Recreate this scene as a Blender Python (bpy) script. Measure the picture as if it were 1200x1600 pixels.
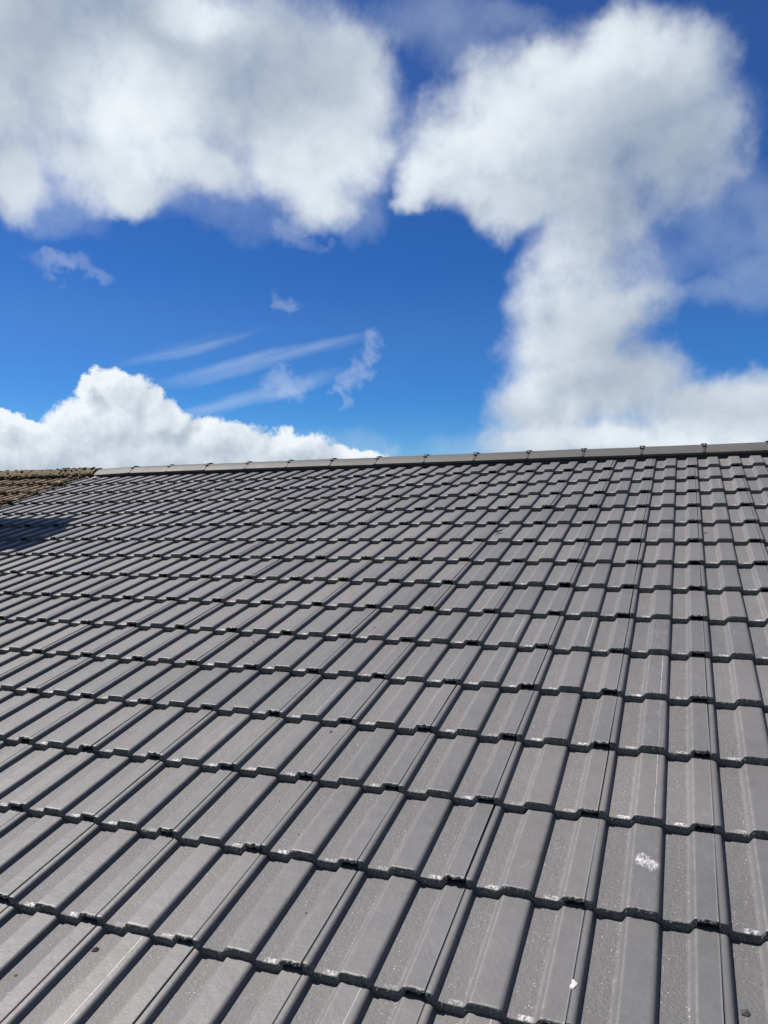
import bpy, bmesh, math, random
from mathutils import Vector, Matrix, noise
R = math.radians
random.seed(7)
scene = bpy.context.scene
for o in list(bpy.data.objects):
    bpy.data.objects.remove(o)
col = scene.collection

# ------------------------------------------------------------------ camera
PITCH = R(18.433)                 # roof pitch
Z0 = 4.6                          # height of the roof origin above the ground
cam_d = bpy.data.cameras.new('camera')
cam = bpy.data.objects.new('camera', cam_d)
col.objects.link(cam)
cam_d.sensor_fit = 'VERTICAL'
cam_d.sensor_height = 36.0
cam_d.lens = 36.0 * 1205.27 / 1600.0
cam_d.clip_start = 0.05
cam_d.clip_end = 6000.0
CR = Vector((0.930922, 0.365219, 0.0)).normalized()
CF = Vector((-0.365072, 0.930546, 0.028385)).normalized()
CU = CR.cross(CF).normalized()
CAM = Vector((0.0704, -1.94034, 0.88469 + Z0))
cam.matrix_world = Matrix(((CR.x, CU.x, -CF.x, CAM.x), (CR.y, CU.y, -CF.y, CAM.y), (CR.z, CU.z, -CF.z, CAM.z), (0, 0, 0, 1)))
scene.camera = cam

# ------------------------------------------------------------------ small node language
class S:
    def __init__(s, nt, o): s.nt = nt; s.o = o
    def _m(s, op, *a, clamp=False):
        n = s.nt.nodes.new('ShaderNodeMath'); n.operation = op; n.use_clamp = clamp
        for i, v in enumerate((s,) + a):
            put(s.nt, v, n.inputs[i])
        return S(s.nt, n.outputs[0])
    def __add__(s, b): return s._m('ADD', b)
    __radd__ = __add__
    def __mul__(s, b): return s._m('MULTIPLY', b)
    __rmul__ = __mul__
    def __sub__(s, b): return s._m('SUBTRACT', b)
    def __rsub__(s, b): return s._m('MULTIPLY_ADD', -1.0, b)
    def __truediv__(s, b): return s._m('DIVIDE', b)
    def pow(s, b): return s._m('POWER', b)
    def max(s, b): return s._m('MAXIMUM', b)
    def min(s, b): return s._m('MINIMUM', b)
    def smin(s, b, k): return s._m('SMOOTH_MIN', b, k)
    def gt(s, b): return s._m('GREATER_THAN', b)
    def fract(s): return s._m('FRACT')
    def abs(s): return s._m('ABSOLUTE')
    def clamp(s): return s._m('ADD', 0.0, clamp=True)
    def step(s, a, b, o0=0.0, o1=1.0):
        n = s.nt.nodes.new('ShaderNodeMapRange'); n.interpolation_type = 'SMOOTHSTEP'
        for i, v in enumerate((s, a, b, o0, o1)): put(s.nt, v, n.inputs[i])
        return S(s.nt, n.outputs[0])
def put(nt, v, inp):
    if isinstance(v, S): nt.links.new(v.o, inp)
    elif isinstance(v, (tuple, list)) and inp.type == 'RGBA' and len(v) == 3: inp.default_value = (*v, 1)
    else: inp.default_value = v
def vm(nt, op, *a, out=0):
    n = nt.nodes.new('ShaderNodeVectorMath'); n.operation = op
    for i, v in enumerate(a):
        put(nt, v, n.inputs[3] if (op == 'SCALE' and i == 1) else n.inputs[i])
    return S(nt, n.outputs[out])
def noise_n(nt, vec, scale, detail=4, rough=0.55, color=False, lac=2.0, dist=0.0):
    n = nt.nodes.new('ShaderNodeTexNoise'); n.noise_dimensions = '3D'
    if vec is not None: put(nt, vec, n.inputs['Vector'])
    for k, v in (('Scale', scale), ('Detail', detail), ('Roughness', rough), ('Lacunarity', lac), ('Distortion', dist)): put(nt, v, n.inputs[k])
    return S(nt, n.outputs['Color' if color else 'Fac'])
def voro(nt, vec, scale, out='Distance', feature='F1', rnd=1.0):
    n = nt.nodes.new('ShaderNodeTexVoronoi'); n.feature = feature
    put(nt, vec, n.inputs['Vector']); put(nt, scale, n.inputs['Scale']); put(nt, rnd, n.inputs['Randomness'])
    return S(nt, n.outputs[out])
def mixc(nt, f, a, b, mode='MIX'):
    n = nt.nodes.new('ShaderNodeMix'); n.data_type = 'RGBA'; n.blend_type = mode; n.clamp_factor = False
    put(nt, f, n.inputs[0]); put(nt, a, n.inputs[6]); put(nt, b, n.inputs[7])
    return S(nt, n.outputs[2])
def sepxyz(nt, v):
    n = nt.nodes.new('ShaderNodeSeparateXYZ'); put(nt, v, n.inputs[0])
    return [S(nt, o) for o in n.outputs]
def comb(nt, x, y, z):
    n = nt.nodes.new('ShaderNodeCombineXYZ')
    for i, v in enumerate((x, y, z)): put(nt, v, n.inputs[i])
    return S(nt, n.outputs[0])

# ------------------------------------------------------------------ sky, clouds, sun
SUN_EL, SUN_A = R(58), R(6)       # sun stands to the left, along the ridge, slightly in front of it
SUN = Vector((-math.cos(SUN_EL) * math.cos(SUN_A), -math.cos(SUN_EL) * math.sin(SUN_A), math.sin(SUN_EL)))
# clouds, degrees: azimuth (0 = +Y, positive towards +X), elevation, half width, half height
MASS = [(-45.94, 30.74, 13.23, 6.6), (-36.54, 31.57, 14.88, 6.89), (-43.01, 26.76, 11.27, 5.8), (-47.41, 23.08, 2.72, 3.15), (-41.72, 23.97, 5.09, 3.24), (-39.34, 22.72, 2.61, 1.97), (-30.04, 28.57, 8.02, 5.6), (-27.18, 26.04, 5.96, 3.53), (-24.55, 28.06, 5.05, 4.95), (-25.98, 23.68, 3.59, 2.65), (-24.08, 31.39, 4.34, 3.58), (-34.21, 25.2, 4.58, 2.34), (-12.32, 29.28, 6.35, 3.87), (-14.7, 26.97, 5.71, 4.05), (-17.0, 25.3, 3.83, 3.18), (-18.44, 23.93, 2.3, 1.95), (-5.87, 29.77, 8.29, 4.45), (-1.5, 28.1, 7.04, 4.83), (-7.26, 25.46, 8.83, 5.01), (-0.27, 24.98, 6.08, 4.48), (-5.94, 21.78, 4.91, 3.63), (-15.43, 24.04, 4.05, 2.34), (-12.12, 22.86, 4.45, 2.44), (-6.87, 18.55, 5.39, 3.58), (-6.67, 15.55, 6.27, 3.46), (-7.81, 12.98, 5.65, 3.33), (-9.2, 9.44, 5.7, 3.19), (-3.84, 10.54, 5.64, 3.32), (1.6, 8.47, 5.26, 2.59), (5.14, 8.23, 3.82, 2.73), (-8.3, 6.66, 7.69, 1.84), (-2.16, 6.46, 7.22, 2.0), (3.17, 6.23, 5.12, 1.93), (1.4, 25.28, 4.5, 4.23), (-4.51, 32.03, 3.54, 1.69), (-9.27, 31.55, 2.31, 1.57)]
CRISP = [(-41.06, 10.42, 1.53, 1.57), (-42.74, 9.79, 1.0, 1.13), (-39.86, 9.61, 1.81, 1.86), (-38.47, 9.15, 1.57, 1.52), (-41.96, 7.51, 3.77, 2.2), (-37.45, 8.16, 2.2, 1.8), (-34.08, 6.68, 4.54, 1.93), (-45.62, 6.03, 5.16, 1.81), (-47.0, 7.11, 1.75, 1.1), (-47.97, 7.39, 1.53, 1.01), (-29.47, 6.03, 5.14, 1.59), (-24.28, 5.7, 3.33, 1.04), (-47.95, 5.49, 3.82, 1.91), (-37.65, 5.44, 8.79, 2.04)]
WISP = [(-27.26, 20.53, 1.43, 1.1), (-28.36, 21.54, 1.42, 1.0), (-28.81, 16.89, 1.23, 0.75), (-22.19, 14.48, 0.86, 0.9), (-22.76, 13.25, 0.86, 0.91), (-23.52, 12.06, 0.95, 0.83), (-24.29, 10.94, 1.14, 0.74), (-24.85, 9.64, 0.57, 1.02), (-43.73, 17.79, 2.88, 0.73), (-29.02, 10.72, 1.88, 0.83), (-21.42, 5.99, 1.91, 0.66)]
VEIL = [(-26.18, 6.58, 6.16, 1.41), (-23.33, 6.84, 3.33, 1.41), (-14.78, 6.8, 3.76, 1.17), (1.75, 21.25, 4.47, 4.26), (5.12, 20.73, 1.92, 3.42), (3.43, 25.84, 3.18, 4.3), (-2.47, 18.16, 3.43, 2.89), (4.86, 16.48, 3.08, 2.39), (1.69, 15.85, 2.84, 1.23), (-17.55, 34.31, 6.75, 2.02), (-14.68, 32.99, 4.77, 1.38), (-12.29, 34.36, 4.25, 1.33), (-33.27, 22.9, 6.45, 2.02), (-44.59, 20.86, 4.06, 1.56), (-23.34, 22.92, 2.4, 2.47)]
STREAK = [(-36.16, 22.99, 4.25, 0.53), (-32.06, 20.88, 5.54, 0.59), (-27.14, 20.84, 4.26, 0.45), (-34.11, 20.67, 3.18, 0.41), (-29.96, 18.56, 5.14, 0.64), (-32.73, 18.54, 4.13, 0.41)]
BRIGHT = [(-39.6, 27.26, 4.79, 2.94), (-36.11, 33.65, 3.17, 1.32), (-34.28, 33.86, 2.76, 1.33), (-42.95, 21.48, 3.33, 1.96), (-38.71, 25.5, 2.64, 1.9), (-15.65, 28.35, 5.25, 3.02), (-19.02, 24.54, 2.88, 2.01), (-9.6, 17.89, 3.22, 2.57), (-11.02, 12.23, 2.77, 2.71), (-41.15, 10.85, 2.96, 2.18), (-39.42, 8.75, 2.59, 1.78), (-27.18, 25.25, 5.72, 2.78), (3.18, 6.44, 4.34, 1.5), (-4.74, 6.78, 7.0, 0.99), (-5.85, 31.17, 5.83, 1.73), (-38.13, 10.59, 1.75, 2.22)]
DARK = [(-42.24, 32.09, 4.65, 2.31), (-26.72, 30.59, 4.79, 3.26), (0.54, 22.97, 5.79, 4.21), (-4.61, 22.05, 4.85, 2.8), (-2.96, 12.25, 4.73, 2.61), (-37.66, 6.12, 4.83, 1.36), (-45.92, 29.07, 3.6, 2.73), (-7.39, 8.92, 5.39, 1.13), (-1.1, 25.85, 5.09, 3.34), (-30.52, 29.28, 3.77, 2.95), (-29.94, 6.77, 4.2, 0.93), (-38.79, 32.97, 2.21, 1.65), (-37.0, 32.2, 1.8, 1.36)]

def build_world():
    w = bpy.data.worlds.new('World'); scene.world = w; w.use_nodes = True
    nt = w.node_tree; nt.nodes.clear()
    out = nt.nodes.new('ShaderNodeOutputWorld'); bg = nt.nodes.new('ShaderNodeBackground')
    nt.links.new(bg.outputs[0], out.inputs[0])
    bg.inputs[1].default_value = 0.05
    tc = nt.nodes.new('ShaderNodeTexCoord'); d = S(nt, tc.outputs['Generated'])
    sky = nt.nodes.new('ShaderNodeTexSky'); sky.sky_type = 'NISHITA'; sky.sun_disc = False
    sky.sun_elevation = SUN_EL
    sky.sun_rotation = math.atan2(SUN.x, SUN.y)
    sky.altitude = 300; sky.air_density = 1.0; sky.dust_density = 0.35; sky.ozone_density = 2.2
    hs = nt.nodes.new('ShaderNodeHueSaturation'); nt.links.new(sky.outputs[0], hs.inputs['Color'])
    elv = sepxyz(nt, d)[2]
    put(nt, (elv.step(0.0, 0.28, 2.02, 1.47) - elv.step(0.28, 0.55) * 0.13 - 1.0) * elv.step(-0.01, 0.085) + 1.0, hs.inputs['Saturation']); put(nt, elv.step(0.0, 0.40, 1.20, 0.98), hs.inputs['Value'])
    hs.inputs['Hue'].default_value = 0.5175
    skyc = S(nt, hs.outputs[0])
    def azel(v):
        x, y, z = sepxyz(nt, v)
        az = x._m('ARCTAN2', y) * (180 / math.pi)
        el = z._m('ARCSINE') * (180 / math.pi)
        return comb(nt, az, el, 0.0)
    # domain warp in degrees
    w1 = vm(nt, 'SUBTRACT', noise_n(nt, d, 5.0, 2, 0.5, True), (0.5, 0.5, 0.5))
    w2 = vm(nt, 'SUBTRACT', noise_n(nt, d, 17.0, 4, 0.6, True), (0.5, 0.5, 0.5))
    w3 = vm(nt, 'SUBTRACT', noise_n(nt, d, 40.0, 4, 0.62, True), (0.5, 0.5, 0.5))
    q0 = azel(d)
    flat = (1.0, 1.0, 0.0)
    qw = vm(nt, 'ADD', vm(nt, 'MULTIPLY', vm(nt, 'ADD', vm(nt, 'SCALE', w1, 4.0), vm(nt, 'SCALE', w2, 3.0)), flat), q0)
    qc = vm(nt, 'ADD', vm(nt, 'MULTIPLY', vm(nt, 'ADD', vm(nt, 'SCALE', w2, 2.6), vm(nt, 'SCALE', w3, 1.6)), flat), q0)
    def field(q, blobs, k=0.25):
        f = None
        for (a, e, rx, ry) in blobs:
            m = nt.nodes.new('ShaderNodeVectorMath'); m.operation = 'MULTIPLY_ADD'
            put(nt, q, m.inputs[0]); m.inputs[1].default_value = (1 / rx, 1 / ry, 0); m.inputs[2].default_value = (-a / rx, -e / ry, 0)
            v = S(nt, m.outputs[0]); x = vm(nt, 'DOT_PRODUCT', v, v, out=1)
            f = x if f is None else f.smin(x, k)
        return 1.0 - f
    def gsum(q, blobs):                     # soft bumps
        f = None
        for (a, e, rx, ry) in blobs:
            m = nt.nodes.new('ShaderNodeVectorMath'); m.operation = 'MULTIPLY_ADD'
            put(nt, q, m.inputs[0]); m.inputs[1].default_value = (1 / rx, 1 / ry, 0); m.inputs[2].default_value = (-a / rx, -e / ry, 0)
            v = S(nt, m.outputs[0]); x = vm(nt, 'DOT_PRODUCT', v, v, out=1)
            g = (x * -0.9)._m('EXPONENT')
            f = g if f is None else f + g
        return f
    fb = noise_n(nt, d, 9.0, 7, 0.55)
    fb2 = noise_n(nt, d, 28.0, 6, 0.6)
    # away from the view broken cloud goes on, its cover raised to neutralise blue ambient
    away = vm(nt, 'DISTANCE', d, tuple(CF + Vector((0, 0, 0.3))), out=1).step(0.75, 1.0)
    gen = (noise_n(nt, d, 2.6, 7, 0.55) - 0.485) * 5.0
    def mass(q):
        return field(q, MASS, 0.35)
    F = mass(qw)
    F = F + away * 3.0 * (gen - F).clamp()
    F = F + away * (gen - F) * 0.999
    A1 = (F + (fb - 0.5) * 1.5 + (fb2 - 0.5) * 0.40).step(-0.18, 0.95)
    C = field(qc, CRISP, 0.2) - away * 9.0
    A2 = (C + (fb2 - 0.5) * 0.9 + (fb - 0.5) * 0.6).step(-0.08, 0.45)
    qx = vm(nt, 'ADD', vm(nt, 'MULTIPLY', vm(nt, 'ADD', vm(nt, 'SCALE', w2, 5.0), vm(nt, 'SCALE', w3, 2.5)), flat), q0)
    Wf = field(qx, WISP, 0.2) - away * 9.0
    A3 = (Wf + (fb2 - 0.5) * 2.6 + (fb - 0.5) * 2.2).step(-0.6, 2.4) * 0.40
    Vf = field(qw, VEIL, 0.4) - away * 9.0
    A5 = (Vf + (fb2 - 0.5) * 0.9 + (fb - 0.5) * 2.0).step(-0.4, 1.7) * 0.32
    # streaks, drawn out along a shallow diagonal
    az, el, _z = sepxyz(nt, q0)
    sv = comb(nt, az * 0.035 + el * 0.05, el * 0.42 - az * 0.13, 3.0)
    st = noise_n(nt, sv, 1.3, 4, 0.55, dist=0.5)
    azw, elw, _z = sepxyz(nt, vm(nt, 'ADD', q0, vm(nt, 'SCALE', w1, 1.6)))
    Sf = field(comb(nt, azw, elw - azw * 0.27, 0.0), STREAK, 0.2) - away * 9.0
    A4 = (Sf + (fb2 - 0.5) * 1.4).step(-0.9, 1.5) * st.step(0.25, 0.80) * 0.40
    # brightness of the cloud: relief towards the sun, thick parts greyer, own light and dark lumps
    fbo = noise_n(nt, vm(nt, 'ADD', d, (-0.018, -0.004, 0.02)), 9.0, 7, 0.55)
    near = 1.0 - away
    qt = vm(nt, 'ADD', vm(nt, 'MULTIPLY', vm(nt, 'ADD', vm(nt, 'SCALE', w1, 8.0), vm(nt, 'SCALE', w2, 3.5)), flat), q0)
    dk = 1.0 - (gsum(qt, DARK) * -0.8)._m('EXPONENT')
    bt = 1.0 - (gsum(qt, BRIGHT) * -0.8)._m('EXPONENT')
    br = 0.52 + (fb - fbo) * 0.7 + (fb - 0.5) * 0.3 + (fb2 - 0.5) * 0.05 - F.step(0.0, 1.0) * 0.06 + near * (bt * 0.74 - dk * 0.58)
    br = br.smin(1.04, 0.2).max(-0.1)
    Cs = field(vm(nt, 'ADD', qc, (-0.9, 0.9, 0.0)), CRISP, 0.2)
    fb2o = noise_n(nt, vm(nt, 'ADD', d, (-0.007, -0.002, 0.008)), 28.0, 6, 0.6)
    brc = 0.62 + (C - Cs).min(0.9).max(-0.5) * 0.55 + (fb2 - fb2o) * 0.9 + (fb - fbo) * 0.8 - dk * 0.30
    brc = brc.max(0.25).min(1.08)
    def tone(t):                            # shaded cloud is blue-grey, sunlit cloud white
        return mixc(nt, t, tuple(CLOUD * c for c in (3.5, 4.25, 5.4)), tuple(CLOUD * c for c in (8.4, 9.0, 9.5)))
    c = skyc
    c = mixc(nt, A4, c, (7.2 * CLOUD, 8.0 * CLOUD, 9.0 * CLOUD))
    c = mixc(nt, A3, c, (6.8 * CLOUD, 7.5 * CLOUD, 8.6 * CLOUD))
    c = mixc(nt, A5, c, (6.3 * CLOUD, 7.2 * CLOUD, 8.4 * CLOUD))
    c = mixc(nt, A2, c, tone(brc))
    c = mixc(nt, A1, c, tone(br))
    nt.links.new(c.o, bg.inputs[0])
    w.cycles.sampling_method = 'MANUAL'; w.cycles.sample_map_resolution = 256
CLOUD = 1.0
build_world()

sl = bpy.data.lights.new('sun', 'SUN'); sl.energy = 5.0; sl.angle = R(0.53); sl.color = (1.0, 0.955, 0.89)
sun = bpy.data.objects.new('sun', sl); col.objects.link(sun)
sun.rotation_euler = (-SUN).to_track_quat('-Z', 'Y').to_euler()
sun.location = (-20, 0, 30)

scene.view_settings.view_transform = 'Standard'
scene.view_settings.look = 'None'
scene.view_settings.exposure = 1.0
scene.view_settings.gamma = 1.0
scene.view_settings.use_curve_mapping = False
scene.render.engine = 'CYCLES'
scene.cycles.max_bounces = 3
scene.cycles.use_denoising = True

# ------------------------------------------------------------------ frames and helpers
cp, sp = math.cos(PITCH), math.sin(PITCH)
ROOF = Matrix(((1, 0, 0, 0), (0, cp, -sp, 0), (0, sp, cp, Z0), (0, 0, 0, 1)))   # (along ridge, up the slope, out of the roof)
GAUGE, ROLL, TW = 0.34026, 0.15, 0.30
def rw(u, v, h=0.0): return ROOF @ Vector((u, v, h))

def link(name, me, mats=(), parent=None, mw=None):
    o = bpy.data.objects.new(name, me); col.objects.link(o)
    if me is not None:
        for m in mats:
            if m.name not in [x.name for x in me.materials if x]: me.materials.append(m)
    if parent is not None:
        o.parent = parent
    if mw is not None: o.matrix_basis = mw
    return o
def tag(o, label=None, cat=None, group=None, kind=None):
    for k, v in (('label', label), ('category', cat), ('group', group), ('kind', kind)):
        if v: o[k] = v
    return o
def mesh(name, vs, fs, smooth=False):
    me = bpy.data.meshes.new(name); me.from_pydata(vs, [], fs); me.update()
    if smooth: me.polygons.foreach_set('use_smooth', [True] * len(me.polygons))
    return me
def box_bm(bm, x0, x1, y0, y1, z0, z1):
    v = [bm.verts.new((x, y, z)) for x in (x0, x1) for y in (y0, y1) for z in (z0, z1)]
    for f in ((0, 1, 3, 2), (4, 6, 7, 5), (0, 4, 5, 1), (2, 3, 7, 6), (0, 2, 6, 4), (1, 5, 7, 3)):
        bm.faces.new([v[i] for i in f])
def bm_mesh(name, bm, smooth=False):
    bmesh.ops.recalc_face_normals(bm, faces=bm.faces)
    me = bpy.data.meshes.new(name); bm.to_mesh(me); bm.free()
    if smooth: me.polygons.foreach_set('use_smooth', [True] * len(me.polygons))
    return me

# ------------------------------------------------------------------ materials
def new_mat(name):
    m = bpy.data.materials.new(name); m.use_nodes = True
    nt = m.node_tree; nt.nodes.clear()
    out = nt.nodes.new('ShaderNodeOutputMaterial'); b = nt.nodes.new('ShaderNodeBsdfPrincipled')
    nt.links.new(b.outputs[0], out.inputs[0])
    return m, nt, b
def bump(nt, b, h, strength, dist):
    n = nt.nodes.new('ShaderNodeBump'); put(nt, h, n.inputs['Height']); put(nt, strength, n.inputs['Strength']); put(nt, dist, n.inputs['Distance'])
    nt.links.new(n.outputs[0], b.inputs['Normal'])
def attr(nt, name):
    n = nt.nodes.new('ShaderNodeAttribute'); n.attribute_name = name
    return S(nt, n.outputs['Fac'])
def wpos(nt):
    n = nt.nodes.new('ShaderNodeNewGeometry'); return S(nt, n.outputs['Position'])

def mat_tile():
    m, nt, b = new_mat('painted_concrete_tile')
    uvn = nt.nodes.new('ShaderNodeUVMap'); uvn.uv_map = 'UVMap'
    x, y, _ = sepxyz(nt, S(nt, uvn.outputs[0]))
    oi = nt.nodes.new('ShaderNodeObjectInfo')
    rnd = (S(nt, oi.outputs['Random']) + attr(nt, 'tile_random')).fract()
    oc = sepxyz(nt, S(nt, oi.outputs['Color']))
    smudge, scratch, wear = oc
    pan = attr(nt, 'pan'); crease_highlight = attr(nt, 'crease_highlight')
    P = wpos(nt)
    lp = comb(nt, x, y, rnd * 37.0)                       # tile coordinates, different on each tile
    big = noise_n(nt, P, 1.7, 3, 0.5)
    mid = noise_n(nt, lp, 22.0, 5, 0.6)
    fine = noise_n(nt, lp, 260.0, 3, 0.6)
    val = 0.083 * (1.0 + (rnd - 0.5) * 0.22 + (big - 0.5) * 0.40 + (mid - 0.5) * 0.22 + (fine - 0.5) * (0.12 + pan * 0.5))
    val = val - pan * 0.003
    # dust drawn down the tile
    stv = comb(nt, x * 160.0, y * 7.0, rnd * 61.0)
    st = noise_n(nt, stv, 1.0, 4, 0.6)
    val = val + st.step(0.58, 0.80) * (0.012 + pan * 0.026)
    val = val + crease_highlight * noise_n(nt, lp, 30.0, 3, 0.6).step(0.35, 0.70) * 0.028  # broken highlight along the slope creases, painted into the base colour
    # pale specks in the rough pans
    vd = voro(nt, lp, 170.0); vr = voro(nt, lp, 170.0, 'Color'); vrx = sepxyz(nt, vr)[0]
    clump = noise_n(nt, lp, 36.0, 3, 0.6).step(0.45, 0.68)
    edge = noise_n(nt, comb(nt, x * 90.0, y * 9.0, rnd * 11.0), 1.0, 2, 0.5).step(0.45, 0.7)
    speck = (1.0 - vd.step(0.10, 0.30)) * vrx.gt(0.66) * (pan * 0.9 + 0.05) * (clump * 0.7 + edge * 0.6)
    val = val + speck.min(1.0) * 0.34
    # worn white rub at the front of each pan
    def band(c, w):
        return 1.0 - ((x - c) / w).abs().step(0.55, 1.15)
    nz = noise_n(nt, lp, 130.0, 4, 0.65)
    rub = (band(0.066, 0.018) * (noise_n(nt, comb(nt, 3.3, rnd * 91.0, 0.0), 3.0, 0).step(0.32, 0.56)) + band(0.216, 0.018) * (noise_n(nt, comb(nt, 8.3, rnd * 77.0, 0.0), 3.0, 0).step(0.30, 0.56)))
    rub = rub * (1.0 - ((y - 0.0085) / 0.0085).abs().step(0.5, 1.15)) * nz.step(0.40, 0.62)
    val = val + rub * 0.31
    # thin rubbed line along the front edge
    val = val + (1.0 - y.step(0.0, 0.0045)) * nz.step(0.42, 0.66) * 0.02
    # white smear on a few rolls
    ex = (x - 0.138) / 0.042; ey = (y - 0.180 + (x - 0.138) * 0.35) / 0.030
    big_n = noise_n(nt, comb(nt, x, y, 4.0), 38.0, 3, 0.6); fib = noise_n(nt, comb(nt, x * 2.0, y * 0.6, 2.0), 95.0, 5, 0.7)
    sm = (1.0 - ex * ex - ey * ey + (big_n - 0.5) * 3.4 + (fib - 0.5) * 2.2).step(0.05, 1.1) * (0.15 + fib.step(0.40, 0.62) * 0.85) * band(0.134, 0.036)
    val = val + sm * smudge * 0.30
    sm2 = band(0.133, 0.036) * (noise_n(nt, comb(nt, x * 1.6, y * 0.35, rnd * 7.0), 80.0, 5, 0.7)).step(0.55, 0.72)
    val = val + sm2 * wear * 0.09
    scuff = (1.0 - (noise_n(nt, lp, 34.0, 3, 0.6, dist=1.2) - 0.5).abs().step(0.0, 0.022)) * noise_n(nt, lp, 14.0, 2).step(0.55, 0.72)
    val = val + scuff * 0.022
    # one pale scratch down a few rolls
    sc = 1.0 - ((x - 0.148 + (noise_n(nt, lp, 9.0, 2) - 0.5) * 0.006) / 0.0016).abs().step(0.3, 1.0)
    val = val + sc * scratch * 0.2 * noise_n(nt, lp, 30.0, 3).step(0.3, 0.5)
    colr = comb(nt, val * (1.02 + (rnd - 0.5) * 0.03), val * 0.985, val * (0.988 - (rnd - 0.5) * 0.03))
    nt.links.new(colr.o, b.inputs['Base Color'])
    put(nt, 0.52 + pan * 0.12 + (mid - 0.5) * 0.15, b.inputs['Roughness'])
    b.inputs['Specular IOR Level'].default_value = 0.42
    grain = noise_n(nt, lp, 420.0, 3, 0.6) * (0.12 + pan * 0.9) + mid * 1.3 + noise_n(nt, lp, 110.0, 3, 0.6) * (0.3 + pan * 1.5)
    bump(nt, b, grain, 0.75, 0.0020)
    return m
def mat_raw():
    m, nt, b = new_mat('bare_concrete_nose')
    P = wpos(nt)
    n = noise_n(nt, P, 260.0, 5, 0.65); n2 = noise_n(nt, P, 35.0, 4, 0.6); v = voro(nt, P, 240.0)
    val = 0.075 + n.step(0.35, 0.75) * 0.11 + (n2 - 0.5) * 0.08 + (1.0 - v.step(0.08, 0.25)) * n2.step(0.5, 0.62) * 0.05
    nt.links.new(comb(nt, val * 1.0, val * 0.99, val * 0.97).o, b.inputs['Base Color'])
    b.inputs['Roughness'].default_value = 0.95; b.inputs['Specular IOR Level'].default_value = 0.2
    bump(nt, b, n + v * 0.6, 0.9, 0.003)
    return m
def mat_old():
    m, nt, b = new_mat('weathered_lichen_tile')
    P = wpos(nt)
    n1 = noise_n(nt, P, 6.0, 5, 0.6); n2 = noise_n(nt, P, 30.0, 5, 0.65); n3 = noise_n(nt, P, 90.0, 4, 0.65)
    c = mixc(nt, n2.step(0.35, 0.65), (0.085, 0.062, 0.043), (0.150, 0.114, 0.084))
    c = mixc(nt, n1.step(0.5, 0.68) * 0.7, c, (0.12, 0.085, 0.05))
    c = mixc(nt, n3.step(0.60, 0.70) * n1.step(0.38, 0.55), c, (0.30, 0.25, 0.20))
    c = mixc(nt, n3.step(0.45, 0.30) * 0.7, c, (0.035, 0.028, 0.02))
    nt.links.new(c.o, b.inputs['Base Color']); b.inputs['Roughness'].default_value = 0.95; b.inputs['Specular IOR Level'].default_value = 0.15
    bump(nt, b, n2 + n3, 1.0, 0.01)
    return m
def mat_moss():
    m, nt, b = new_mat('dry_moss')
    P = wpos(nt); n1 = noise_n(nt, P, 11.0, 4, 0.6); n2 = noise_n(nt, P, 70.0, 4, 0.65)
    c = mixc(nt, n1.step(0.38, 0.62), (0.085, 0.064, 0.046), (0.085, 0.072, 0.044))
    c = mixc(nt, n2.step(0.52, 0.68), c, (0.20, 0.175, 0.125))
    nt.links.new(c.o, b.inputs['Base Color']); b.inputs['Roughness'].default_value = 1.0; b.inputs['Specular IOR Level'].default_value = 0.1
    bump(nt, b, n2, 1.0, 0.012)
    return m
def mat_ridge():
    m, nt, b = new_mat('smooth_grey_ridge_tile')
    P = wpos(nt); oi = nt.nodes.new('ShaderNodeObjectInfo'); rnd = S(nt, oi.outputs['Random'])
    n1 = noise_n(nt, P, 7.0, 4, 0.6); n2 = noise_n(nt, P, 160.0, 3, 0.6); n3 = noise_n(nt, vm(nt, 'MULTIPLY', P, (14.0, 60.0, 60.0)), 1.0, 4, 0.6)
    val = 0.059 * (1.0 + (rnd - 0.5) * 0.22 + (n1 - 0.5) * 0.3 + (n2 - 0.5) * 0.12) + n3.step(0.62, 0.8) * 0.04
    nt.links.new(comb(nt, val * 1.03, val * 1.0, val * 0.965).o, b.inputs['Base Color'])
    put(nt, 0.62 + (n1 - 0.5) * 0.2, b.inputs['Roughness']); b.inputs['Specular IOR Level'].default_value = 0.22
    bump(nt, b, n2 + n1, 0.3, 0.002)
    return m
def mat_plain(name, colr, rough=0.8, var=0.25, scale=40.0, spec=0.3, metal=0.0):
    m, nt, b = new_mat(name)
    P = wpos(nt); n = noise_n(nt, P, scale, 5, 0.6)
    nt.links.new(mixc(nt, n, tuple(c * (1 - var) for c in colr), tuple(c * (1 + var) for c in colr)).o, b.inputs['Base Color'])
    put(nt, rough, b.inputs['Roughness']); b.inputs['Specular IOR Level'].default_value = spec; b.inputs['Metallic'].default_value = metal
    bump(nt, b, n, 0.4, 0.004)
    return m
def mat_brick():
    m, nt, b = new_mat('brickwork')
    tc = nt.nodes.new('ShaderNodeTexCoord')
    x, y, z = sepxyz(nt, S(nt, tc.outputs['Object']))
    br = nt.nodes.new('ShaderNodeTexBrick'); put(nt, comb(nt, x + y, z, 0.0), br.inputs['Vector'])
    br.inputs['Scale'].default_value = 1.0; br.inputs['Brick Width'].default_value = 0.225; br.inputs['Row Height'].default_value = 0.075; br.inputs['Mortar Size'].default_value = 0.006
    br.inputs['Color1'].default_value = (0.26, 0.12, 0.08, 1); br.inputs['Color2'].default_value = (0.19, 0.085, 0.06, 1); br.inputs['Mortar'].default_value = (0.35, 0.32, 0.28, 1)
    nt.links.new(br.outputs['Color'], b.inputs['Base Color']); b.inputs['Roughness'].default_value = 0.9
    return m
M_TILE, M_RAW, M_OLD, M_MOSS, M_RIDGE = mat_tile(), mat_raw(), mat_old(), mat_moss(), mat_ridge()
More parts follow.
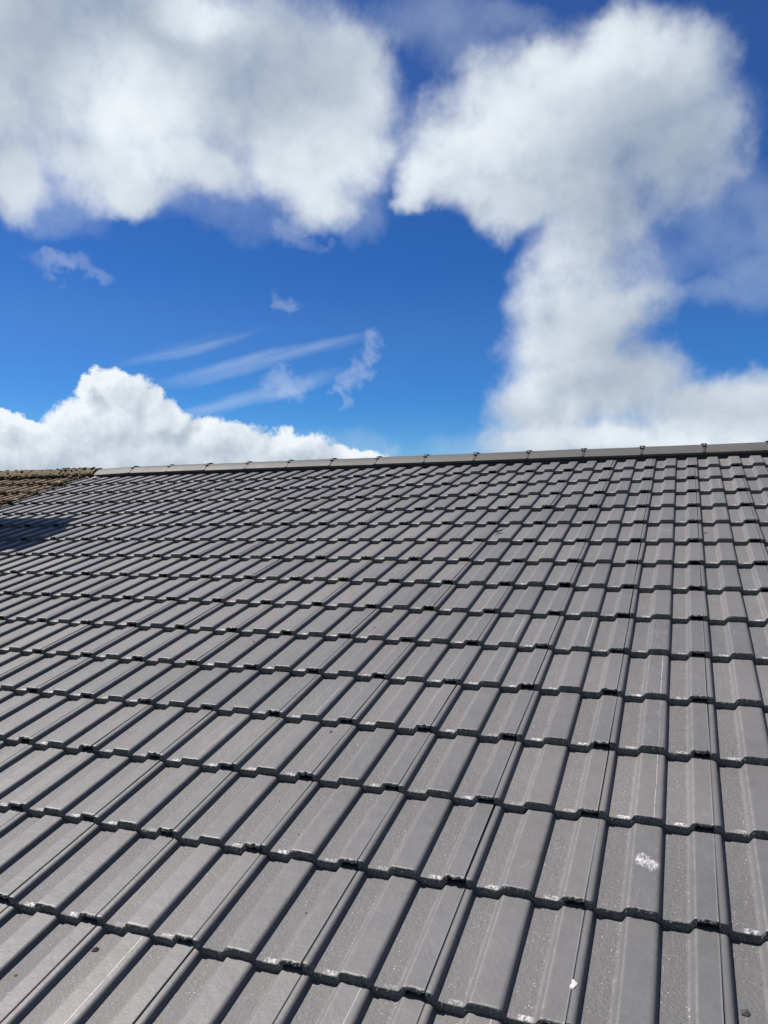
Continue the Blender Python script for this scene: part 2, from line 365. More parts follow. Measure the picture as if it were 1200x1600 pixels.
M_DECK = mat_plain('roofing_underlay', (0.03, 0.03, 0.032), 0.9)
M_CLIP = mat_plain('dark_clip', (0.022, 0.022, 0.024), 0.6, 0.4)
M_STEEL = mat_plain('pale_steel', (0.55, 0.55, 0.53), 0.35, 0.2, metal=0.6)
M_MORTAR = mat_plain('pale_mortar', (0.36, 0.33, 0.28), 0.95)
M_CRUMB = mat_plain('dark_crumb', (0.045, 0.042, 0.04), 0.95, 0.5, 300.0)
M_LEAF = mat_plain('dry_dark_leaf', (0.028, 0.024, 0.020), 0.8, 0.4, 200.0)
M_FLAKE = mat_plain('white_flake', (0.34, 0.335, 0.325), 0.85, 0.25, 400.0)
M_WALL = mat_plain('rendered_wall', (0.55, 0.52, 0.47), 0.9, 0.08, 3.0)
M_GRASS = mat_plain('lawn', (0.06, 0.085, 0.035), 0.95, 0.4, 1.5)
M_BRICK = mat_brick()
M_POT = mat_plain('terracotta', (0.30, 0.13, 0.08), 0.85)

# ------------------------------------------------------------------ the roof tile
RH = 0.0176                        # height of a roll above the pan
TILT = 0.0255 / GAUGE              # each tile lies on the one below
THICK = 0.0238
def _arc(pts, p0, p1, p2, r, n=3):
    """rounds the corner p1 between p0 and p2"""
    a = Vector(p0) - Vector(p1); b = Vector(p2) - Vector(p1)
    r = min(r, a.length * 0.49, b.length * 0.49)
    s = Vector(p1) + a.normalized() * r; e = Vector(p1) + b.normalized() * r
    for i in range(n + 1):
        t = i / n
        q = s * (1 - t) ** 2 + Vector(p1) * 2 * t * (1 - t) + e * t * t
        pts.append((q.x, q.y))
def profile(step):
    key = [(0.0008, RH - 0.0006), (0.0185, RH), (0.0250, 0.0), (0.0850, -0.0004), (0.0980, RH), (0.1685, RH), (0.1750, 0.0), (0.2350, -0.0004), (0.2480, RH), (0.2985, RH)]
    rad = [0, 0.0125, 0.003, 0.005, 0.005, 0.0120, 0.003, 0.005, 0.005, 0]
    pts = []
    for i, k in enumerate(key):
        if rad[i] == 0: pts.append(k)
        else: _arc(pts, key[i - 1], k, key[i + 1], rad[i], 5 if step < 0.01 else 1)
    out = [pts[0]]
    for a, b in zip(pts, pts[1:]):
        n = max(1, int(math.ceil((b[0] - a[0]) / step)))
        for j in range(1, n + 1):
            out.append((a[0] + (b[0] - a[0]) * j / n, a[1] + (b[1] - a[1]) * j / n))
    return out
def tile_data(seed, fine=True, rough=1.0):
    """vertices, faces, material index, uv per vertex, pan and crease weights of one tile: x across, y up the slope from its nose, z out"""
    rng = random.Random(seed)
    prof = profile(0.0045 if fine else 0.04)
    ys = [0.0, 0.0022, 0.008, 0.03, 0.09, 0.18, 0.27, 0.34, 0.42] if fine else [0.0, 0.004, 0.34]
    nz = 5 if fine else 1
    so = seed * 13.7
    def nn(a, b_, c, s): return noise.noise(Vector((a * s + so, b_ * s, c * s)))
    vs, uv, pan, cre = [], [], [], []
    rows = []
    sag = rng.uniform(-0.0006, 0.0006)
    lift = [rng.uniform(0.3, 1.3), rng.uniform(0.2, 1.0)]
    def is_joint(x): return x > 0.2515
    def pan_w(x, z): return max(0.0, min(1.0, 1 - z / (RH * 0.55)))
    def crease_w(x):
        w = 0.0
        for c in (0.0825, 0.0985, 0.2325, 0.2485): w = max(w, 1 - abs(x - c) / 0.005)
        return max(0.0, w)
    def front(x):                                   # ragged line of the front edge
        e = 0.0015 * nn(x, 0, 0, 42) + 0.0034 * max(0, nn(x, 3, 0, 110)) * rough
        if is_joint(x): e += 0.0075 * max(0, nn(x, 7, 0, 75) + 0.12)
        return e
    for j, y in enumerate(ys):
        row = []
        for (x, z) in prof:
            yy, zz = y, z - TILT * y
            zz += sag * math.sin(x / TW * math.pi) + 0.0005 * nn(x, y, 1, 11)
            if fine and j == 0:
                yy = front(x) + 0.0006; zz -= 0.0016 + 0.0026 * max(0, nn(x, 9, 0, 170)) * rough
            elif fine and j == 1:
                yy = front(x) + 0.0026; zz -= 0.0002
            elif fine and j == 2: yy = y + front(x) * 0.5
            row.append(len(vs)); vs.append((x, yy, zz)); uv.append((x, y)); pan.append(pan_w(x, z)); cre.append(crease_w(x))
        rows.append(row)
    fs, mi = [], []
    n = len(prof)
    for a, b in zip(rows, rows[1:]):
        for i in range(n - 1):
            fs.append((a[i], a[i + 1], b[i + 1], b[i])); mi.append(0)
    # the nose, bare concrete; hollow under the side lap
    prev = rows[0]
    hol = rng.uniform(0.0060, 0.0105)
    for k in range(1, nz + 1):
        row = []
        for i, (x, z) in enumerate(prof):
            t = THICK
            if is_joint(x): t = hol + 0.0055 * nn(x, 5, 2, 80) * (1 if fine else 0)
            x0, y0, z0 = vs[rows[0][i]]
            fy = k / nz
            yy = y0 + (0.0030 * nn(x, fy * 0.02, 4, 150) + 0.0022 * nn(x, fy * 0.02, 8, 320) - 0.0008 * math.sin(fy * math.pi)) * rough * (1 if fine else 0)
            row.append(len(vs)); vs.append((x, yy, z0 - t * fy)); uv.append((x, 0)); pan.append(0); cre.append(0)
        for i in range(n - 1):
            fs.append((prev[i + 1], prev[i], row[i], row[i + 1])); mi.append(1)
        prev = row
    # underside
    yb = ys[-1]
    row2, row3 = [], []
    for i, (x, z) in enumerate(prof):
        t = 0.011
        row2.append(len(vs)); vs.append((x, 0.035, z - TILT * 0.035 - (THICK * 0.75 if not is_joint(x) else hol))); uv.append((x, 0)); pan.append(0); cre.append(0)
    for i, (x, z) in enumerate(prof):
        row3.append(len(vs)); vs.append((x, yb, z - TILT * yb - 0.010)); uv.append((x, 0)); pan.append(0); cre.append(0)
    for a, b in ((prev, row2), (row2, row3), (row3, rows[-1])):
        for i in range(n - 1):
            fs.append((a[i + 1], a[i], b[i], b[i + 1])); mi.append(1)
    # ends
    L = [r[0] for r in rows] + [row3[0], row2[0]] + [prev[0]]
    fs.append(tuple(reversed(L))); mi.append(1)
    L = [r[-1] for r in rows] + [row3[-1], row2[-1]] + [prev[-1]]
    fs.append(tuple(L)); mi.append(1)
    # tongue under the next tile's edge
    if fine:
        b0 = len(vs)
        zt = RH - 0.0118
        for (x, y, z) in ((0.290, 0.016, zt), (0.314, 0.016, zt - 0.002), (0.314, 0.42, zt - 0.002), (0.290, 0.42, zt)):
            for dz in (0, -0.006):
                vs.append((x, y + 0.003 * rng.uniform(0, 1), z + dz - TILT * y)); uv.append((x, 0)); pan.append(0); cre.append(0)
        for f in ((0, 2, 4, 6), (7, 5, 3, 1), (0, 1, 3, 2), (2, 3, 5, 4), (4, 5, 7, 6), (6, 7, 1, 0)):
            fs.append(tuple(b0 + q for q in f)); mi.append(1)
    return vs, fs, mi, uv, pan, cre
def finish_tile_mesh(name, data, mats, rnds=None):
    vs, fs, mi, uv, pan, cre = data
    me = bpy.data.meshes.new(name); me.from_pydata(vs, [], fs)
    for m in mats: me.materials.append(m)
    me.polygons.foreach_set('material_index', mi)
    me.polygons.foreach_set('use_smooth', [m == 0 for m in mi])
    ul = me.uv_layers.new(name='UVMap')
    lv = [0] * len(me.loops); me.loops.foreach_get('vertex_index', lv)
    fl = []
    for i in lv: fl += uv[i]
    ul.data.foreach_set('uv', fl)
    for nm, arr in (('pan', pan), ('crease_highlight', cre)) + ((('tile_random', rnds),) if rnds else ()):
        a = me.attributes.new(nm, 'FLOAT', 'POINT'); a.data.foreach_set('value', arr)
    me.update()
    return me
def merge(datas):
    V, F, MI, UV, PA, CR_, RN = [], [], [], [], [], [], []
    for (mw, r, d) in datas:
        b0 = len(V)
        V += [tuple(mw @ Vector(v)) for v in d[0]]; F += [tuple(b0 + i for i in f) for f in d[1]]; MI += d[2]; UV += d[3]; PA += d[4]; CR_ += d[5]; RN += [r] * len(d[0])
    return (V, F, MI, UV, PA, CR_), RN
def tile_matrix(u, v, rng, k=1.0):
    t = Matrix.Translation((u + rng.gauss(0, 0.0007) * k, v + rng.gauss(0, 0.0022) * k, rng.uniform(0, 0.0012) * k - RH))
    return t @ Matrix.Rotation(rng.gauss(0, 0.0032) * k, 4, 'Z') @ Matrix.Rotation(rng.gauss(0, 0.0032) * k, 4, 'Y') @ Matrix.Rotation(rng.uniform(-0.0015, 0.002) * k, 4, 'X')
def project(u, v, h=0.0):
    d = rw(u, v, h) - CAM; z = d.dot(CF)
    if z < 0.1: return None
    return (600 + 1205.27 * d.dot(CR) / z, 800 - 1205.27 * d.dot(CU) / z, z)

# ------------------------------------------------------------------ ground
gm = mesh('ground', [(-3000, -3000, 0), (3000, -3000, 0), (3000, 3000, 0), (-3000, 3000, 0)], [(0, 1, 2, 3)])
tag(link('ground', gm, (M_GRASS,)), kind='structure')

# ------------------------------------------------------------------ the house with the new grey roof
JOINT = -0.0190                    # the joint lies left of the roll's right corner
N_LOW, N_TOP = -5, 13
VR = 14.36 * GAUGE                 # ridge line up the slope
UL, UE = -39.15 * ROLL, 13.0 * ROLL
house = link('house', None); house.location = (0, 0, 0)
tag(house, 'house roof of clean grey ribbed concrete tiles with a clipped grey ridge', 'house')
ridge_y, ridge_z = rw(0, VR).y, rw(0, VR).z
eave = rw(0, N_LOW * GAUGE - 0.05)
def house_shell(parent, u0, u1, deck_name):
    dk = -0.085
    a, r_ = rw(0, N_LOW * GAUGE + 0.03, dk), rw(0, VR, dk)
    by = 2 * ridge_y - a.y
    bm = bmesh.new()
    vv = []
    for x in (u0, u1):
        vv.append([bm.verts.new(q) for q in ((x, a.y, a.z), (x, ridge_y, r_.z), (x, by, a.z), (x, by, a.z - 0.06), (x, ridge_y, r_.z - 0.06), (x, a.y, a.z - 0.06))])
    for i in range(6):
        j = (i + 1) % 6
        bm.faces.new((vv[0][i], vv[1][i], vv[1][j], vv[0][j]))
    bm.faces.new(vv[0]); bm.faces.new(list(reversed(vv[1])))
    roof = link('roof', bm_mesh('roof', bm), (M_DECK,), parent)
    bm = bmesh.new()
    y0, y1 = a.y + 0.35, by - 0.35
    zt = a.z - 0.06 + 0.35 * math.tan(PITCH) - 0.03
    vs = []
    for x in (u0 + 0.06, u1 - 0.06):
        vs.append([bm.verts.new(q) for q in ((x, y0, 0.004), (x, y1, 0.004), (x, y1, zt), (x, ridge_y, r_.z - 0.10), (x, y0, zt))])
    for i in range(5):
        j = (i + 1) % 5
        bm.faces.new((vs[0][i], vs[1][i], vs[1][j], vs[0][j]))
    bm.faces.new(vs[0]); bm.faces.new(list(reversed(vs[1])))
    link('wall', bm_mesh('wall', bm), (M_WALL,), parent)
    return roof
roof = house_shell(house, UL, UE, 'roof')

# tiles: every one laid singly; those that show largest are objects, the others one joined part
spots = []
t0 = -20
for c in range(N_LOW, N_TOP + 1):
    k = t0
    for k in range(-20, 7):
        u = (2 * k + 1) * ROLL + JOINT          # joints fall on the odd rolls
        if u < UL - 0.12 or u + TW > UE + 0.05: continue
        spots.append((c, k, u))
def area(c, u):
    q = [project(u + a, c * GAUGE + b, -b * TILT) for a in (0, TW) for b in (0, GAUGE)]
    if None in q: return 0
    cx = sum(p[0] for p in q) / 4; cy = sum(p[1] for p in q) / 4
    w = max(p[0] for p in q); l = min(p[0] for p in q); hgt = min(p[1] for p in q); lo = max(p[1] for p in q)
    if w < 0 or l > 1200 or hgt > 1600: return 0
    x0, y0 = q[0][:2]; ax, ay = q[2][0] - x0, q[2][1] - y0; bx, by = q[1][0] - x0, q[1][1] - y0
    full = abs(ax * by - ay * bx)
    vis = max(0, min(w, 1200) - max(l, 0)) / (w - l) * max(0, min(lo, 1600) - hgt) / (lo - hgt)
    return full * vis
ranked = sorted(spots, key=lambda s: -area(s[0], s[2]))
n_view = sum(1 for s in spots if area(s[0], s[2]) > 0)
single = set((c, k) for (c, k, u) in ranked[:300] if area(c, u) > 0)
print('tiles', len(spots), 'in view', n_view, 'single', len(single))
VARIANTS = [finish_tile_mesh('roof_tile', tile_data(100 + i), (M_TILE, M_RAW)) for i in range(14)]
low = [tile_data(300 + i, True) for i in range(5)]
SMUDGE = {(0, -1): (1.0, 0, 0.5), (4, -1): (0.1, 0, 1.0), (2, -1): (0.0, 0.3, 0.9), (3, -1): (0, 0.8, 0.4), (8, -1): (0.18, 0, 0.7), (4, -2): (0, 0.9, 0.5), (4, -3): (0, 1.0, 0.6), (-2, -5): (0, 1.0, 0.0), (0, -2): (0, 0, 0.4), (9, 0): (0, 0.5, 0.3)}
rest = []
for (c, k, u) in spots:
    rng = random.Random(c * 977 + k * 31 + 5)
    mw = tile_matrix(u, c * GAUGE, rng)
    if u < UL and (c, k) not in single:
        pass
    if (c, k) in single:
        o = link('roof_tile', VARIANTS[rng.randrange(len(VARIANTS))], (), roof, ROOF @ mw)
        s = SMUDGE.get((c, k))
        if s is None: s = (0, 0.6 if rng.random() < 0.05 else 0, 0.5 if rng.random() < 0.12 else 0.0)
        o.color = (s[0], s[1], s[2], 1)
    else:
        rest.append((mw, rng.random(), low[rng.randrange(5)]))
d, rn = merge(rest)
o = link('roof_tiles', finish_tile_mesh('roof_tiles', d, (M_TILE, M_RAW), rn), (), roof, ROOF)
o.color = (0, 0, 0, 1); tag(o, kind='stuff')
# back slope, seen by nobody from here: the same tiles on the mirrored slope
MIR = Matrix.Translation((0, 2 * ridge_y, 0)) @ Matrix.Rotation(math.pi, 4, 'Z') @ ROOF
back = []
lowest = [tile_data(400 + i, False) for i in range(2)]
for c in range(N_LOW, N_TOP + 1):
    for k in range(-7, 20):
        u = (2 * k + 1) * ROLL + JOINT
        if u > -UL - 0.2 or u < -UE: continue
        rng = random.Random(c * 77 + k)
        back.append((tile_matrix(u, c * GAUGE, rng), rng.random(), lowest[rng.randrange(2)]))
d, rn = merge(back)
o = link('back_slope_tiles', finish_tile_mesh('back_slope_tiles', d, (M_TILE, M_RAW), rn), (), roof, MIR)
o.color = (0, 0, 0, 1); tag(o, kind='stuff')

# ridge: smooth caps with dark clips over the joints
def cap_mesh(name, L, seed, bumpy=0.0, nseg=14, nl=4, w=0.128, rise=0.046, drop=0.024):
    """arched cap: x along the ridge, y across, z up from the meeting line of the slopes"""
    vs, fs = [], []
    sec = []
    for i in range(nseg + 1):
        t = -1 + 2 * i / nseg
        y = w * t
        z = rise - (rise + w * math.tan(PITCH) - 0.014) * (0.18 * abs(t) + 0.82 * abs(t) ** 2.1)
        sec.append((y, z))
    th = 0.016
    for j in range(nl + 1):
        x = L * j / nl
        for side in (0, 1):
            for (y, z) in sec:
                b = bumpy * noise.noise(Vector((x * 9 + seed, y * 11, z * 11))) + 0.5 * bumpy * noise.noise(Vector((x * 31 + seed, y * 31, z * 31)))
                vs.append((x, y * (1 - side * 0.06), z - side * th + (b if not side else 0)))
    m = nseg + 1
    def idx(j, side, i): return (j * 2 + side) * m + i
    for j in range(nl):
        for i in range(nseg):
            fs.append((idx(j, 0, i), idx(j + 1, 0, i), idx(j + 1, 0, i + 1), idx(j, 0, i + 1)))
            fs.append((idx(j, 1, i), idx(j, 1, i + 1), idx(j + 1, 1, i + 1), idx(j + 1, 1, i)))
        for i in (0, nseg):
            q = (idx(j, 0, i), idx(j, 1, i), idx(j + 1, 1, i), idx(j + 1, 0, i)); fs.append(q if i == 0 else tuple(reversed(q)))
    for j in (0, nl):
        for i in range(nseg):
            q = (idx(j, 0, i), idx(j, 0, i + 1), idx(j, 1, i + 1), idx(j, 1, i)); fs.append(q if j == 0 else tuple(reversed(q)))
    me = mesh(name, vs, fs)
    me.polygons.foreach_set('use_smooth', [True] * len(me.polygons))
    try:
        me.set_sharp_from_angle(angle=R(40))
    except Exception: pass
    return me, sec
CAPL = 3.055 * ROLL
cap_me, cap_sec = cap_mesh('ridge_tile', CAPL - 0.004, 1)
cap_me.materials.append(M_RIDGE)
def clip_meshes():
    # union strap following the cap, a plate on its crest and a screw
    bm = bmesh.new()
    ring = []
    for x in (-0.009, 0.009):
        for dz in (0.0045, -0.006):
            ring.append([bm.verts.new((x, y * 1.012, z + dz)) for (y, z) in cap_sec])
    n = len(cap_sec)
    for i in range(n - 1):
        a, b, c_, d_ = ring
        bm.faces.new((a[i], c_[i], c_[i + 1], a[i + 1])); bm.faces.new((b[i], b[i + 1], d_[i + 1], d_[i]))
        bm.faces.new((a[i], a[i + 1], b[i + 1], b[i])); bm.faces.new((c_[i], d_[i], d_[i + 1], c_[i + 1]))
    for i in (0, n - 1):
        bm.faces.new((ring[0][i], ring[1][i], ring[3][i], ring[2][i]))
    strap = bm_mesh('ridge_clip', bm); strap.materials.append(M_CLIP)
    bm = bmesh.new()
    z = cap_sec[n // 2][1]
    for (w, l, z0, z1) in ((0.022, 0.030, 0.001, 0.0045), (0.011, 0.016, 0.0045, 0.008)):
        box_bm(bm, -w, w, -l, l, z + z0, z + z1)
    plate = bm_mesh('clip_plate', bm); plate.materials.append(M_CLIP)
    bm = bmesh.new()
    zz = cap_sec[3][1]; yy = cap_sec[3][0]
    box_bm(bm, -0.015, 0.015, yy - 0.010, yy + 0.014, zz + 0.004, zz + 0.011)
    bmesh.ops.bevel(bm, geom=bm.edges[:], offset=0.0015, segments=1, affect='EDGES')
    tab = bm_mesh('clip_tab', bm); tab.materials.append(M_CLIP)
    bm = bmesh.new()
    bmesh.ops.create_cone(bm, cap_ends=True, segments=10, radius1=0.008, radius2=0.0065, depth=0.008, matrix=Matrix.Translation((0.004, -0.036, cap_sec[5][1] + 0.006)))
    screw = bm_mesh('clip_screw', bm); screw.materials.append(M_STEEL)
    return strap, plate, tab, screw
strap_me, plate_me, tab_me, screw_me = clip_meshes()
def ridge_strip(parent, x0, x1):
    bm = bmesh.new()
    sec = [(-0.108, -0.115), (-0.108, -0.030), (-0.05, 0.010), (0.0, 0.026), (0.05, 0.010), (0.108, -0.030), (0.108, -0.115)]
    a, b = [[bm.verts.new((x, ridge_y + y, ridge_z + z)) for (y, z) in sec] for x in (x0, x1)]
    for i in range(7): bm.faces.new((a[i], b[i], b[(i + 1) % 7], a[(i + 1) % 7]))
    bm.faces.new(a); bm.faces.new(list(reversed(b)))
    link('ridge_strip', bm_mesh('ridge_strip', bm), (M_DECK,), parent)
ridge_strip(roof, UL + 0.01, UE - 0.02)
u_first = 1.34 * ROLL
joints = [u_first + (i - 13) * CAPL for i in range(0, 18)]
for i, uj in enumerate(joints):
    rng = random.Random(900 + i)
    if uj + CAPL > UE + 0.1: break
    tilt = -0.006 if i > 0 else -0.03
    mw = Matrix.Translation((uj + 0.002, ridge_y, ridge_z + rng.uniform(-0.002, 0.002) - (0.012 if i == 0 else 0.0))) @ Matrix.Rotation(rng.gauss(0, 0.003) + (-0.028 if i == 0 else 0), 4, 'Y') @ Matrix.Rotation(rng.gauss(0, 0.004), 4, 'Z')
    link('ridge_tile', cap_me, (), roof, mw)
    if i > 0:
        mc = Matrix.Translation((uj + rng.uniform(-0.003, 0.003), ridge_y, ridge_z)) @ Matrix.Rotation(rng.gauss(0, 0.03), 4, 'Z')
        link('ridge_clip', strap_me, (), roof, mc); link('clip_plate', plate_me, (), roof, mc); link('clip_tab', tab_me, (), roof, mc); link('clip_screw', screw_me, (), roof, mc)

# ------------------------------------------------------------------ the neighbour's old mossy roof and its chimney
nb = link('house', None); tag(nb, 'adjoining house with an old brown moss-covered tiled roof', 'house')
NL = UL - 6.3
nroof = house_shell(nb, NL, UL - 0.004, 'roof')
ridge_strip(nroof, NL + 0.01, UL)
OLD = [finish_tile_mesh('old_roof_tile', tile_data(500 + i, True, 2.5), (M_OLD, M_OLD)) for i in range(5)]
orest = []
lowold = [tile_data(520 + i, False) for i in range(2)]
for c in range(N_LOW, N_TOP + 1):
    for k in range(0, 21):
        u = UL - 0.012 - TW * (k + 1)
        if u < NL: continue
        rng = random.Random(c * 331 + k * 7 + 3)
        mw = Matrix.Translation((0, 0, 0.006)) @ tile_matrix(u, c * GAUGE + 0.02, rng, 3.0)
        q = project(u + 0.2, c * GAUGE + 0.15)
        if q and q[0] > -90 and c >= 8:
            link('old_roof_tile', OLD[rng.randrange(5)], (), nroof, ROOF @ mw)
        else:
            orest.append((mw, rng.random(), lowold[rng.randrange(2)]))
d, rn = merge(orest)
tag(link('old_roof_tiles', finish_tile_mesh('old_roof_tiles', d, (M_OLD, M_OLD), rn), (), nroof, ROOF), kind='stuff')
ob = []
for c in range(N_LOW, N_TOP + 1):
    for k in range(0, 20):
        u = -UL + 0.02 + TW * k
        ob.append((tile_matrix(u, c * GAUGE, random.Random(c * 5 + k), 2.0), 0.5, lowold[0]))
d, rn = merge(ob)
tag(link('back_slope_tiles', finish_tile_mesh('back_slope_tiles', d, (M_OLD, M_OLD), rn), (), nroof, MIR), kind='stuff')
for i in range(13):
    L = 0.45
    u1 = UL + 0.10 - i * (L + 0.012)
    rng = random.Random(60 + i)
    me, _s = cap_mesh('old_ridge_tile', L, 50 + i * 7, 0.014, 18, 16, 0.135, 0.050)
    me.materials.append(M_MOSS)
    link('old_ridge_tile', me, (), nroof, Matrix.Translation((u1 - L, ridge_y, ridge_z + rng.uniform(-0.006, 0.008))) @ Matrix.Rotation(rng.gauss(0, 0.012), 4, 'Y'))
# mortar bedding and moss lumps: small clods nobody could count
def clods(name, items, mat, parent, kind='stuff'):
    bm = bmesh.new()
    for (p, r, sq) in items:
        rr = bmesh.ops.create_icosphere(bm, subdivisions=1, radius=1.0)
        for v in rr['verts']:
            f = 1 + 0.45 * noise.noise(v.co * 1.7 + Vector(p) * 31)
            v.co = Vector((v.co.x * r * f, v.co.y * r * f, v.co.z * r * sq * f)) + Vector(p)
    o = link(name, bm_mesh(name, bm), (mat,), parent)
    tag(o, kind=kind); return o
rng = random.Random(4)
it = []
for _ in range(420):
    u = UL + 0.08 - rng.random() * 2.6
    p = rw(u, VR - 0.02 - abs(rng.gauss(0, 0.075)), 0.02); it.append((p, rng.uniform(0.012, 0.030), 0.8))
for _ in range(130):
    u = UL + 0.10 - rng.random() * 2.6
    y = rng.uniform(-0.1, 0.08); p = (u, ridge_y + y, ridge_z + 0.055 - abs(y) * 0.35); it.append((p, rng.uniform(0.010, 0.024), 0.75))
for _ in range(520):
    c = rng.randint(8, 13); u = UL - 0.01 - rng.random() * 2.6
    p = rw(u, c * GAUGE + 0.02 + rng.gauss(0, 0.018), 0.004 + rng.random() * 0.012); it.append((p, rng.uniform(0.008, 0.022), 0.7))
for _ in range(60):
    v = rng.uniform(9.0, 14.0) * GAUGE
    p = rw(UL - 0.02 + rng.gauss(0, 0.035), v, 0.012); it.append((p, rng.uniform(0.010, 0.024), 0.7))
clods('moss', it, M_MOSS, nroof)
it = []
for _ in range(34):
    u = UL + 0.0 - rng.random() * 2.2
    p = rw(u, VR - 0.12 - abs(rng.gauss(0, 0.03)), 0.012); it.append((p, rng.uniform(0.009, 0.018), 0.7))
for _ in range(8):
    p = rw(UL + 0.12 + rng.uniform(0, 0.22), 13.55 * GAUGE + rng.gauss(0, 0.02), 0.008); it.append((p, rng.uniform(0.012, 0.02), 0.5))
for _ in range(6):
    p = rw(UL + rng.gauss(0, 0.03), rng.uniform(9.5, 13) * GAUGE, 0.02); it.append((p, rng.uniform(0.010, 0.018), 0.5))
clods('mortar_crumbs', it, M_MORTAR, nroof)

# chimney stack on the party line; its shadow falls along the new tiles
CX0, CX1, CV0, CV1 = -6.55, -5.66, 6.95, 9.2
pa, pb = rw(0, CV0 * GAUGE), rw(0, CV1 * GAUGE)
top = pb.z + 1.75
bm = bmesh.new()
box_bm(bm, CX0, CX1, pa.y, pb.y, pa.z - 1.2, top - 0.30)
box_bm(bm, CX0 - 0.03, CX1 + 0.03, pa.y - 0.03, pb.y + 0.03, top - 0.30, top - 0.08)
box_bm(bm, CX0 - 0.002, CX1 + 0.002, pa.y - 0.002, pb.y + 0.002, top - 0.08, top)
link('chimney', bm_mesh('chimney', bm), (M_BRICK,), nb)
for (x, y) in ((CX0 + 0.25, (pa.y + pb.y) / 2), (CX0 + 0.62, (pa.y + pb.y) / 2)):
    bm = bmesh.new()
    prof = [(0.13, 0), (0.12, 0.05), (0.10, 0.12), (0.095, 0.30), (0.115, 0.32), (0.115, 0.36), (0.085, 0.36), (0.08, 0.02)]
    rings = [[bm.verts.new((x + r * math.cos(a * math.tau / 20), y + r * math.sin(a * math.tau / 20), top + z)) for a in range(20)] for (r, z) in prof]
    for a, b in zip(rings, rings[1:]):
        for i in range(20): bm.faces.new((a[i], a[(i + 1) % 20], b[(i + 1) % 20], b[i]))
    link('chimney_pot', bm_mesh('chimney_pot', bm, True), (M_POT,), nb)

# ------------------------------------------------------------------ loose bits lying on the tiles
def surf(u, c_frac):
    """point on the tile surface; u in metres, c_frac in courses"""
    y = (c_frac - math.floor(c_frac)) * GAUGE
    xt = (u - JOINT - ROLL) % TW
    pr = profile(0.0045); z = 0
    for a, b in zip(pr, pr[1:]):
        if a[0] <= xt <= b[0]: z = a[1] + (b[1] - a[1]) * (xt - a[0]) / max(1e-6, b[0] - a[0])
    return rw(u, c_frac * GAUGE, z - TILT * y - RH)
def lump(seed, r, flat=0.6, sub=2):
    bm = bmesh.new(); bmesh.ops.create_icosphere(bm, subdivisions=sub, radius=1.0)
    for v in bm.verts:
        f = 1 + 0.35 * noise.noise(v.co * 1.3 + Vector((seed, 0, 0))) + 0.2 * noise.noise(v.co * 3.1 + Vector((0, seed, 0)))
        v.co = Vector((v.co.x * r * 1.25 * f, v.co.y * r * f, max(-0.25, v.co.z * f) * r * flat))
    return bm_mesh('crumb', bm)
CRUMBS = [(-1.465, -1.537, 0.0042), (-1.886, 0.648, 0.003), (-0.997, 0.269, 0.0035), (-0.845, -0.502, 0.0028), (-1.135, 0.682, 0.0035), (-1.293, 4.372, 0.006), (-1.14, 1.883, 0.007), (-1.817, 3.714, 0.005), (0.219, 1.27, 0.004), (-0.383, 2.299, 0.003), (0.168, 8.528, 0.009)]
for i, (u, c, r) in enumerate(CRUMBS):
    o = link('mortar_crumb', lump(i * 3.1, r), (M_CRUMB,))
    o.location = surf(u, c); o.rotation_euler = (PITCH, 0, i * 1.3)
    tag(o, 'tiny dark mortar crumb lying loose on a grey tile', 'crumb', 'tiny crumbs scattered over the tiles')
o = link('mortar_crumb', lump(40.0, 0.0085, 1.2, 1), (M_CRUMB,)); o.location = surf(-1.326, -1.182); o.rotation_euler = (PITCH, 0, 0.8)
tag(o, 'angular dark mortar lump in a pan beside a pale scratched roll', 'crumb')
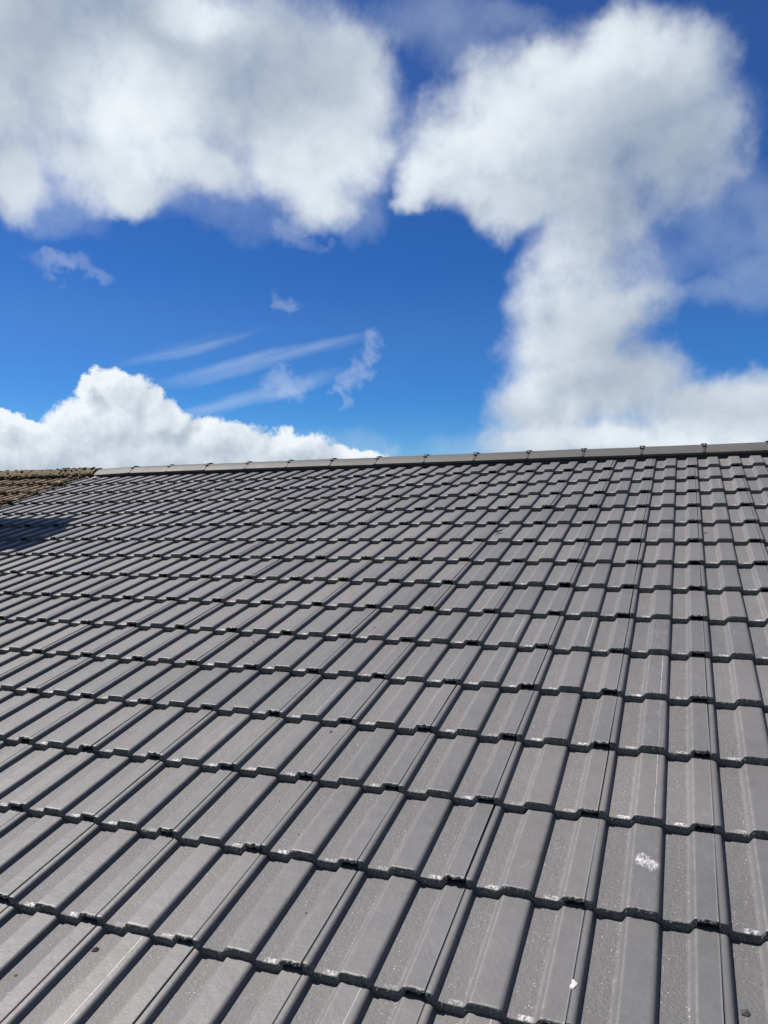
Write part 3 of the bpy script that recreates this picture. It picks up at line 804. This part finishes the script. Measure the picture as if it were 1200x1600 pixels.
o = link('mortar_crumb', lump(55.0, 0.0095, 0.8, 1), (M_CRUMB,)); o.location = surf(0.172, -0.60); o.rotation_euler = (PITCH, 0, 0.1)
tag(o, 'rounded dark lump of grit at the foot of a roll', 'crumb')
# curled leaf
bm = bmesh.new(); rows = []
for i in range(9):
    t = i / 8; w = 0.0105 * math.sin(math.pi * min(1, t * 1.02)) ** 0.7 + 0.0004
    x = (t - 0.5) * 0.085; zc = 0.004 + 0.016 * (t - 0.35) ** 2 * 4
    rows.append([bm.verts.new((x, w * s, zc + abs(s) * w * 0.7 + dz)) for s in (-1, 0, 1) for dz in (0, 0.0007)])
for a, b in zip(rows, rows[1:]):
    bm.faces.new((a[0], b[0], b[2], a[2])); bm.faces.new((a[2], b[2], b[4], a[4])); bm.faces.new((a[3], b[3], b[1], a[1])); bm.faces.new((a[5], b[5], b[3], a[3]))
    bm.faces.new((a[1], b[1], b[0], a[0])); bm.faces.new((a[4], b[4], b[5], a[5]))
o = link('dead_leaf', bm_mesh('dead_leaf', bm), (M_LEAF,)); o.location = surf(-1.015, 8.52) + Vector((0, 0, 0.002)); o.rotation_euler = (PITCH, 0, 0.75)
tag(o, 'curled blackish dead leaf lying in a tile pan', 'leaf')
# pale flake stuck at a side joint
bm = bmesh.new()
pts = [(-0.006, -0.013), (0.002, -0.014), (0.008, -0.004), (0.009, 0.004), (0.003, 0.007), (-0.001, 0.014), (-0.006, 0.012), (-0.004, 0.0), (-0.008, -0.006)]
a = [bm.verts.new((x, y, 0.0)) for x, y in pts]; b = [bm.verts.new((x * 0.85, y * 0.85, 0.0026 + 0.0008 * math.sin(i * 2.1))) for i, (x, y) in enumerate(pts)]
n = len(pts)
for i in range(n): bm.faces.new((a[i], a[(i + 1) % n], b[(i + 1) % n], b[i]))
bm.faces.new(b); bm.faces.new(list(reversed(a)))
o = link('paint_flake', bm_mesh('paint_flake', bm), (M_FLAKE,)); o.location = surf(-0.1655, -0.70) + Vector((0, 0, 0.0005)); o.rotation_euler = (PITCH - math.atan(TILT), 0, 0)
tag(o, 'ragged white flake stuck on a roll beside its side joint', 'flake')
